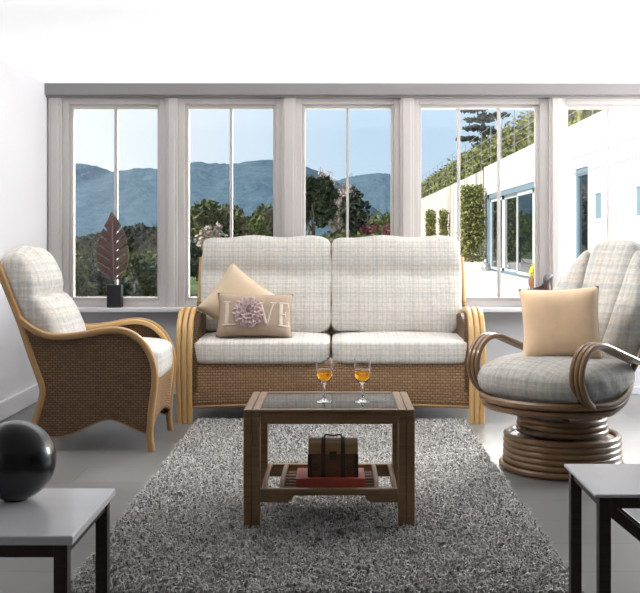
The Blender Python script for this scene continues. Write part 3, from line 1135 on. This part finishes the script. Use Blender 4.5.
# ================================================================== left armchair
YA, XA = 5.44, -1.30
HALF = .29
chair = thing('armchair', 'wicker armchair with pale check cushions by the left wall', 'armchair', (XA, YA, 0), PI / 2)
YN = YA - HALF
def ap(px, py):
    p = at(px, py, YN)
    return (-(p.x - XA), p.z)          # local (y, z)
rail = [ap(*q) for q in ((152, 451.6), (150.5, 441), (150, 431), (152, 405), (154.5, 385), (153.8, 366), (146, 347), (133.5, 335), (118.5, 330), (102, 331), (86, 334), (66, 336.5), (50, 336), (37, 331.5), (27, 325), (18.5, 318))]
post = [ap(*q) for q in ((-7, 252), (0, 272), (10, 297), (20, 322), (30, 352), (38, 374), (42.5, 388), (41.5, 400), (36, 419), (29, 451.6))]
arch = [ap(*q) for q in ((40, 432), (50, 436), (60, 436), (72, 433), (86, 426.5), (100, 420.5), (111, 419), (124, 423), (137, 429.5), (147, 433))]
rail_s = [(p.x, p.y) for p in spline([(a, b, 0) for a, b in rail], 5)]
post_s = [(p.x, p.y) for p in spline([(a, b, 0) for a, b in post], 5)]
arch_s = [(p.x, p.y) for p in spline([(a, b, 0) for a, b in arch], 4)]
for sd in (-1, 1):
    mb = MB(); mb.sweep([(sd * HALF, a, b) for a, b in rail_s], rrect(.040, .034, .35), (1, 0, 0))
    rl = obj('arm_rail', mb, M['cane'], chair)
    mb = MB(); mb.sweep([(sd * (HALF - .033), a + .006, b - .004) for a, b in rail_s[12:]], rrect(.022, .028, .35), (1, 0, 0))
    obj('inner_strip', mb, M['honey'], rl)
    mb = MB(); mb.sweep([(sd * (HALF - .005), a, b) for a, b in post_s], rrect(.034, .036, .35), (1, 0, 0))
    obj('rear_post', mb, M['cane'], chair)
    # woven side: outline runs up the front leg, back along the arm, down the rear post and along the arch
    i0 = next(i for i, p in enumerate(rail_s) if p[1] > .105)
    bk = [p for p in post_s if .18 < p[1] < rail[-1][1]]
    poly = rail_s[i0:-2] + bk + arch_s
    mb = MB(); mb.prism(poly, HALF - .020, HALF + .004, lambda a, b, h: (sd * h, a, b))
    obj('side_panel', mb, M['wicker_dark'], chair, smooth=False)
    mb = MB(); mb.tube([(sd * (HALF - .006), a, b) for a, b in arch_s], .009, 8)
    obj('lower_rail', mb, M['cane'], chair)
fy = rail[3][0]
mb = MB()
def cf(a, b):
    zb = .115 + .05 * (1 - (2 * a - 1) ** 2)
    return ((2 * a - 1) * (HALF - .02), fy + .008 - .012 * b, zb + (.365 - zb) * b)
mb.grid(cf, 24, 10, lambda a, b: (.54 * a, .25 * b))
obj('front_panel', mb, M['wicker'], chair, solid=.018)
mb = MB(); mb.tube([(-HALF + .02, fy - .002, .372), (HALF - .02, fy - .002, .372)], .014, 8)
obj('front_rail', mb, M['cane'], chair)
mb = MB(); mb.box(-HALF + .025, HALF - .025, fy + .02, .20, .30, .34)
obj('seat_base', mb, M['cane'], chair, smooth=False)
mb = MB()
bq = [p for p in post_s if .33 < p[1] < .86]
mb.grid(lambda a, b: ((2 * a - 1) * (HALF - .02), bq[min(len(bq) - 1, int(b * (len(bq) - 1)))][0] + .004, bq[min(len(bq) - 1, int(b * (len(bq) - 1)))][1]), 10, len(bq) - 1,
        lambda a, b: (.54 * a, .7 * b))
obj('back_panel', mb, M['wicker_dark'], chair, solid=.016)
mb = MB(); mb.tube([(-HALF, post[1][0], post[1][1] - .04), (HALF, post[1][0], post[1][1] - .04)], .014, 8)
obj('top_rail', mb, M['cane'], chair)
seat_cushion('seat_cushion', M['plaid_soft'], chair, -HALF + .03, HALF - .03, fy - .03, .16, .345, .535, .02)
back_cushion('back_cushion', M['plaid_soft'], chair, .56, .65, .25, .43, (0, .165, .45), seam=.45, k=4.2)

# ================================================================== swivel chair
sw = thing('swivel_chair', 'round cane swivel rocker with padded check cushions at right', 'armchair', (1.075, 4.80, 0), math.radians(-50))
bs = obj('base', MB().lathe([(.24, .15), (.255, .15), (.255, .01), (.24, .01)], 40), M['brown_cane'], sw)
def ringp(r, z, cy=0, n=48, fz=None):
    return [(r * math.sin(2 * PI * i / n), cy - r * math.cos(2 * PI * i / n), z + (fz(-math.cos(2 * PI * i / n)) if fz else 0)) for i in range(n)]
for k in range(6):
    mb = MB(); mb.tube(ringp(.285 if k == 0 else .268 - .001 * k, .017 + .028 * k), .0155, 10, closed=True)
    obj('cane_ring', mb, M['brown_cane'], bs)
mid = obj('swivel', MB().lathe([(.0, .165), (.17, .165), (.17, .25), (.0, .25)], 32), M['strap'], sw)
for k in range(3):
    mb = MB(); mb.tube(ringp(.205 - .003 * k, .185 + .027 * k), .0145, 10, closed=True)
    obj('cane_ring', mb, M['brown_cane'], mid)
rise = lambda s: (.17 * max(0, s + .15) ** 1.6)
for k in range(2):
    mb = MB(); mb.tube(ringp(.345 - .012 * k, +.348 - .034 * k, -.05, 56, rise), .0175, 10, closed=True)
    obj('seat_rim', mb, M['brown_cane'], sw)
for k in range(4):
    a = PI / 4 + k * PI / 2
    c, s = math.sin(a), math.cos(a)
    rr = .33
    zz = .30 + rise(s * .95)
    mb = MB(); mb.tube(spline([(.17 * c, .17 * s, .25), (.10 * c, .10 * s, .285), (.2 * c, .2 * s - .02, .29), (rr * c, rr * s - .05, zz)], 6), .015, 8)
    obj('seat_support', mb, M['brown_cane'], sw)
for sd in (-1, 1):
    for k in range(3):
        x = .278 + .0255 * k
        pts = [(x - .005, -.20, .345), (x, -.262, .40), (x, -.292, .475), (x, -.275, .555), (x, -.215, .610), (x, -.13, .618), (x, -.02, .583), (x, .09, .545), (x - .01, .20, .515), (x - .03, .31, .52), (x - .06, .40, .56)]
        mb = MB(); mb.tube(spline([(sd * a, b, c) for a, b, c in pts], 6), .0135, 10)
        obj('arm_cane', mb, M['brown_cane'], sw)
    mb = MB(); mb.tube(spline([(sd * .26, .02, .335), (sd * .27, .14, .44), (sd * .26, .29, .60), (sd * .22, .43, .83)], 6), .016, 10)
    obj('back_support', mb, M['brown_cane'], sw)
mb = MB(); mb.tube(spline([(-.22, .43, .83), (-.14, .49, .99), (0, .52, 1.03), (.14, .49, .99), (.22, .43, .83)], 6), .016, 10)
obj('back_hoop', mb, M['brown_cane'], sw)
# round seat cushion, gathered towards its front
def rs(u, v, s):
    a = math.atan2(v, u); r = math.hypot(u, v)
    wr = 1 + .010 * math.sin(23 * a + 4 * s) * min(1, r) * (1 if v < .2 else .3)
    return (u * .340 * wr, -.050 + v * .325 * wr, .428 + s * .112 + (.012 * (1 - r * r) if s > 0 else 0) + .05 * max(0, v) * .5)
mb = MB(); mb.soft(rs, 30, 2.7)
obj('seat_cushion', mb, M['plaid_grey'], sw, weld=True, angle=0)
for i in (-1, 0, 1):
    def seg(u, v, s):
        e = (s + 1) / 2
        Wt = .19 + .12 * e ** .8
        L = (i * .735 + u * (.49 if i == 0 else .265)) * Wt
        R = .52
        a = L / R
        al = abs(L)
        top = .655 - .27 * (max(0, al - .12) / .18) ** 1.35
        z = .43 + e * top
        th = .085 * (1 - .25 * e) * v * (1.0 - .2 * abs(u) ** 3)
        yb = .19 + .30 * e * top / .66
        rad = R + th
        return (rad * math.sin(a), yb - R * .0 + (rad * math.cos(a) - R) * 1.0, z - .25 * th)
    mb = MB(); mb.soft(seg, 22, 5.5)
    obj('back_cushion', mb, M['plaid_soft'], sw, weld=True, angle=0)

throw_cushion('scatter_cushion', 'plain tan square cushion leaning on the swivel chair seat', M['beige2'], .375, .355, .16, (1.055, 4.74, .690), (-.20, math.radians(-3), -.20))

# ================================================================== coffee table
TX, TY = -.033, 3.95
TW, TD, TH = .32, .22, .46
tb = thing('coffee_table', 'low cane coffee table with smoked glass top on the rug', 'table', (TX, TY, 0))
LW = .0305
for sd in (-1, 1):
    for k in range(2):
        x1 = sd * (TW - k * (LW + .001)); x0 = x1 - sd * LW
        for fs in (-1, 1):
            y1 = fs * TD; y0 = y1 - fs * .036
            mb = MB(); mb.box(min(x0, x1), max(x0, x1), min(y0, y1), max(y0, y1), .013, TH - (.03))
            obj('leg', mb, M['table_wood'], tb, smooth=False, bevel=.004)
        mb = MB(); mb.box(min(x0, x1), max(x0, x1), -TD, TD, TH - .03, TH)
        obj('side_rail', mb, M['table_wood'], tb, smooth=False, bevel=.005)
XI = TW - 2 * LW - .002
for fs in (-1, 1):
    mb = MB()
    a, b = fs * TD, fs * (TD - .022)
    mb.box(-XI, XI, min(a, b), max(a, b), TH - .012, TH)
    a, b = fs * (TD - .004), fs * (TD - .022)
    mb.box(-XI, XI, min(a, b), max(a, b), TH - .055, TH - .016)
    mb.box(-XI, XI, min(a, b) + .003, max(a, b) - .003, TH - .02, TH - .01)
    obj('apron', mb, M['table_wood'], tb, smooth=False, bevel=.003)
    mb = MB(); a, b = fs * (TD - .002), fs * (TD - .028)
    mb.box(-XI, XI, min(a, b), max(a, b), .140, .163)
    obj('shelf_rail', mb, M['table_wood'], tb, smooth=False, bevel=.004)
    for sd in (-1, 1):
        poly = [(sd * XI, .140), (sd * XI, .112), (sd * (XI - .10), .112), (sd * (XI - .118), .122), (sd * (XI - .124), .140)]
        mb = MB(); mb.prism(poly if sd > 0 else poly[::-1], min(a, b) + .004, max(a, b) - .004, lambda p, q, h: (p, h, q))
        obj('bracket', mb, M['table_wood'], tb, smooth=False)
mb = MB(); mb.box(-XI, XI, -TD + .022, TD - .022, TH - .009, TH - .003)
obj('glass_top', mb, M['table_glass'], tb, smooth=False)
mb = MB(); mb.box(-XI, XI, -TD + .022, -TD + .034, TH - .022, TH - .010); mb.box(-XI, XI, TD - .034, TD - .022, TH - .022, TH - .010)
obj('glass_ledge', mb, M['table_wood'], tb, smooth=False)
for x in (-XI + .012, -XI + .078, XI - .078, XI - .012):
    mb = MB(); mb.sweep(spline([(x, -TD + .02, .152), (x, -TD + .1, .166), (x, 0, .170), (x, TD - .1, .166), (x, TD - .02, .152)], 5), rrect(.018, .016, .3), (1, 0, 0))
    obj('shelf_bar', mb, M['table_wood'], tb)
for k in range(8):
    y = -TD + .052 + k * (2 * TD - .104) / 7
    mb = MB(); mb.tube([(-XI + .07, y, .132), (XI - .07, y, .132)], .006, 8)
    obj('shelf_slat', mb, M['table_wood'], tb)

# ---- on the shelf
bk = thing('book', 'red hardback book lying flat on the coffee table shelf', 'book', (TX + .004, 3.935, .1385))
mb = MB(); mb.box(-.133, .133, -.092, .092, 0, .005); mb.box(-.133, .133, -.092, .092, .031, .036); mb.box(-.133, .133, -.092, -.087, .005, .031)
obj('cover', mb, M['red'], bk, smooth=False, bevel=.0015)
mb = MB(); mb.box(-.128, .128, -.087, .087, .005, .031)
obj('pages', mb, plain('paper_edge', (.55, .46, .36), .8), bk, smooth=False)

ch = thing('chest', 'small domed wooden trunk standing on the red book', 'chest', (TX + .014, 3.935, .1745))
cw, cd, c1 = .096, .062, .088
mb = MB(); mb.box(-cw, cw, -cd, cd, 0, c1)
obj('body', mb, M['chest'], ch, smooth=False, bevel=.003)
lp = [(-cd, c1 + .002), (cd, c1 + .002)] + [(cd * math.cos(PI * i / 12) * (1.0), c1 + .018 + .033 * math.sin(PI * i / 12)) for i in range(13)]
mb = MB(); mb.prism(lp, -cw, cw, lambda a, b, h: (h, a, b))
obj('lid', mb, M['lid'], ch, angle=50)
for x in (-.038, .038):
    mb = MB()
    mb.box(x - .008, x + .008, -cd - .003, -cd, 0, c1)
    pth = [(x, cd * 1.02 * math.cos(PI * i / 12), c1 + .018 + .0355 * math.sin(PI * i / 12)) for i in range(13)]
    mb.sweep([(x, cd + .0015, c1)] + pth + [(x, -cd - .0015, c1)], rrect(.016, .003, .3), (1, 0, 0))
    obj('strap', mb, M['strap'], ch, smooth=False)
mb = MB(); mb.tube(spline([(-.034, 0, c1 + .052), (-.028, 0, c1 + .064), (0, 0, c1 + .060), (.028, 0, c1 + .064), (.034, 0, c1 + .052)], 5), .0035, 6)
obj('handle', mb, M['strap'], ch)
mb = MB(); mb.box(-.014, .014, -cd - .005, -cd, c1 - .022, c1 + .012); mb.lathe([(0, 0), (.008, 0), (.007, .004), (0, .004)], 12, (0, -cd - .006, c1 - .004))
obj('latch', mb, M['brass'], ch, smooth=False, bevel=.001)
for x in (-.068, .068):
    mb = MB()
    ringpts = [(x + .012 * math.cos(2 * PI * i / 14), -cd - .003, .040 + .012 * math.sin(2 * PI * i / 14)) for i in range(14)]
    mb.tube(ringpts, .0025, 6, closed=True)
    mb.box(x - .004, x + .004, -cd - .005, -cd, .036, .044)
    obj('boss', mb, M['brass'], ch)
for sx in (-1, 1):
    mb = MB()
    mb.box(sx * cw - .002 if sx > 0 else -cw - .002, sx * cw + .002 if sx > 0 else -cw + .002, -cd - .002, -cd + .014, 0, c1)
    mb.box(min(sx * cw, sx * (cw - .014)), max(sx * cw, sx * (cw - .014)), -cd - .002, -cd, 0, c1)
    obj('corner_strip', mb, M['strap'], ch, smooth=False)

# ---- glasses
for px, lab in ((324.5, 'stemmed glass of amber drink, the left of two on the coffee table'), (362.5, 'stemmed glass of amber drink, the right of two on the coffee table')):
    gx = X_at(px, 3.93)
    gl = thing('wine_glass', lab, 'glass', (gx, 3.93, TH - .0028), 0, 'glasses on the coffee table')
    prof = [(0, .0), (.030, .0), (.0305, .002), (.012, .006), (.0045, .014), (.0038, .03), (.0038, .064), (.006, .071), (.018, .078), (.030, .092), (.0345, .112), (.0345, .14), (.0325, .171),
            (.0312, .171), (.0332, .14), (.0330, .112), (.0285, .093), (.016, .0805), (.004, .0765), (0, .0762)]
    obj('bowl', MB().lathe(prof, 36), M['glass'], gl, weld=True, angle=60)
    dr = [(0, .0764), (.004, .0767), (.0158, .0808), (.0282, .0933), (.0327, .112), (.0330, .126), (0, .126)]
    obj('drink', MB().lathe(dr, 36), M['drink'], gl, weld=True, angle=50)['label'] = 'amber drink'

# ================================================================== leaf sculpture on the sill
lsx = X_at(115, 6.99)
ls = thing('leaf_sculpture', 'plum coloured cut leaf sculpture on black block, on the window sill', 'sculpture', (lsx, 6.99, SILL))
mb = MB(); mb.box(-.05, .05, -.035, .035, 0, .158)
obj('plinth', mb, M['matte_black'], ls, smooth=False, bevel=.004)
mb = MB(); mb.tube([(.003, 0, .158), (.004, 0, .21)], .008, 8)
obj('stem', mb, M['steel'], ls)
Z0, Z1 = .185, .655
def half_w(t):
    return .112 * (math.sin(PI * min(1, t * .97 + .03) ** .72) ** .75) if 0 < t < 1 else .004
def outline(sd):
    pts = []
    nl = 7
    for k in range(nl):
        t0 = .03 + .90 * k / nl; t1 = .03 + .90 * (k + .72) / nl; tn = .03 + .90 * (k + 1) / nl
        rise_ = .075
        for t in np.linspace(t0, t1, 5):
            w = half_w(t)
            pts.append((sd * w * (1 if t < t1 else .97), Z0 + (t + rise_ * .4 * w / .11) * (Z1 - Z0)))
        if k < nl - 1:
            ti = t1 - .075
            pts.append((sd * .022, Z0 + (ti) * (Z1 - Z0)))
            pts.append((sd * .022, Z0 + (ti + .018) * (Z1 - Z0)))
    return pts
R_ = outline(1); L_ = outline(-1)
poly = [(0, Z0)] + R_ + [(-.012, Z1 + .015)] + L_[::-1]
mb = MB(); mb.prism(poly, -.006, .006, lambda a, b, h: (a - .014, h - .18 * abs(a) ** 1.3, b))
obj('leaf', mb, M['leafmetal'], ls, smooth=False, bevel=.0015)
mb = MB(); mb.tube([(-.010, -.008, Z0), (-.014, -.009, .42), (-.022, -.007, Z1)], .006, 6, radii=[1, .8, .3])
obj('midrib', mb, M['leafmetal'], ls)

# ---- little bird on the sill
bx = X_at(539.5, 6.98)
bd = thing('bird_figurine', 'dark brown bird figurine with grey head on the sill behind the swivel chair', 'ornament', (bx, 6.985, SILL))
mb = MB()
mb.tube(spline([(-.085, 0, .125), (-.05, 0, .105), (0, 0, .10), (.04, 0, .115), (.052, 0, .16), (.048, 0, .185)], 5), .05, 14,
        radii=[.2 + .0 * i for i in range(1)] + list(np.interp(np.linspace(0, 1, 25), [0, .2, .45, .65, .85, 1], [.25, .75, 1.0, .85, .5, .35])))
obj('body', mb, plain('brown_glaze', (.055, .018, .014), .35, .3, 30), bd)
mb = MB(); mb.tube(spline([(.036, 0, .180), (.044, 0, .20), (.060, 0, .216), (.082, 0, .222), (.096, 0, .214)], 4), .021, 12,
                   radii=list(np.interp(np.linspace(0, 1, 17), [0, .3, .6, .8, 1], [.5, 1, .95, .5, .15])))
obj('head', mb, plain('slate_glaze', (.20, .21, .22), .35), bd)
mb = MB(); mb.lathe([(0, 0), (.045, 0), (.04, .012), (.014, .02), (.012, .06), (0, .062)], 16)
obj('foot', mb, M['matte_black'], bd)

# ================================================================== tables in the foreground
def side_table(label, x0, x1, y0, y1, h, th, shelf=None):
    r = thing('side_table', label, 'table', ((x0 + x1) / 2, (y0 + y1) / 2, 0))
    a, b = (x1 - x0) / 2, (y1 - y0) / 2
    mb = MB(); mb.box(-a, a, -b, b, h - th, h)
    obj('tabletop', mb, M['white_top'], r, smooth=False, bevel=.004)
    for sx in (-1, 1):
        for sy in (-1, 1):
            mb = MB(); x, y = sx * (a - .03), sy * (b - .022)
            mb.box(x - .016, x + .016, y - .016, y + .016, 0, h - th)
            obj('leg', mb, M['dark_wood'], r, smooth=False, bevel=.002)
    for sy in (-1, 1):
        mb = MB(); y = sy * (b - .022); mb.box(-a + .046, a - .046, y - .01, y + .01, h - th - .03, h - th)
        obj('apron', mb, M['dark_wood'], r, smooth=False)
    for sx in (-1, 1):
        mb = MB(); x = sx * (a - .03); mb.box(x - .01, x + .01, -b + .038, b - .038, h - th - .03, h - th)
        obj('apron', mb, M['dark_wood'], r, smooth=False)
    if shelf:
        for sy in (-1, 1):
            mb = MB(); mb.bar((-a + .04, sy * (b - .022), h - th - .03), (a - .04, sy * (b - .022), .03), .018, .03, (0, 1, 0))
            obj('brace', mb, M['dark_wood'], r, smooth=False)
    return r

side_table('pale topped low table at lower left under the black ball', -1.15, -.605, 2.28, 2.72, .42, .022)
side_table('pale topped dark legged table at lower right before the swivel chair', .68, 1.18, 2.65, 3.015, .42, .010, True)
bl = thing('ball', 'big glossy black ball on the low table at lower left', 'ornament', (X_at(15.5, 2.60), 2.60, .42))
prof = [(0.0, 0.0), (.03, .0)] + [(.103 * math.cos(a), .102 + .103 * math.sin(a)) for a in np.linspace(-1.25, 1.45, 26)] + [(0, .2052)]
obj('body', MB().lathe(prof, 48), M['black'], bl, weld=True, angle=60)
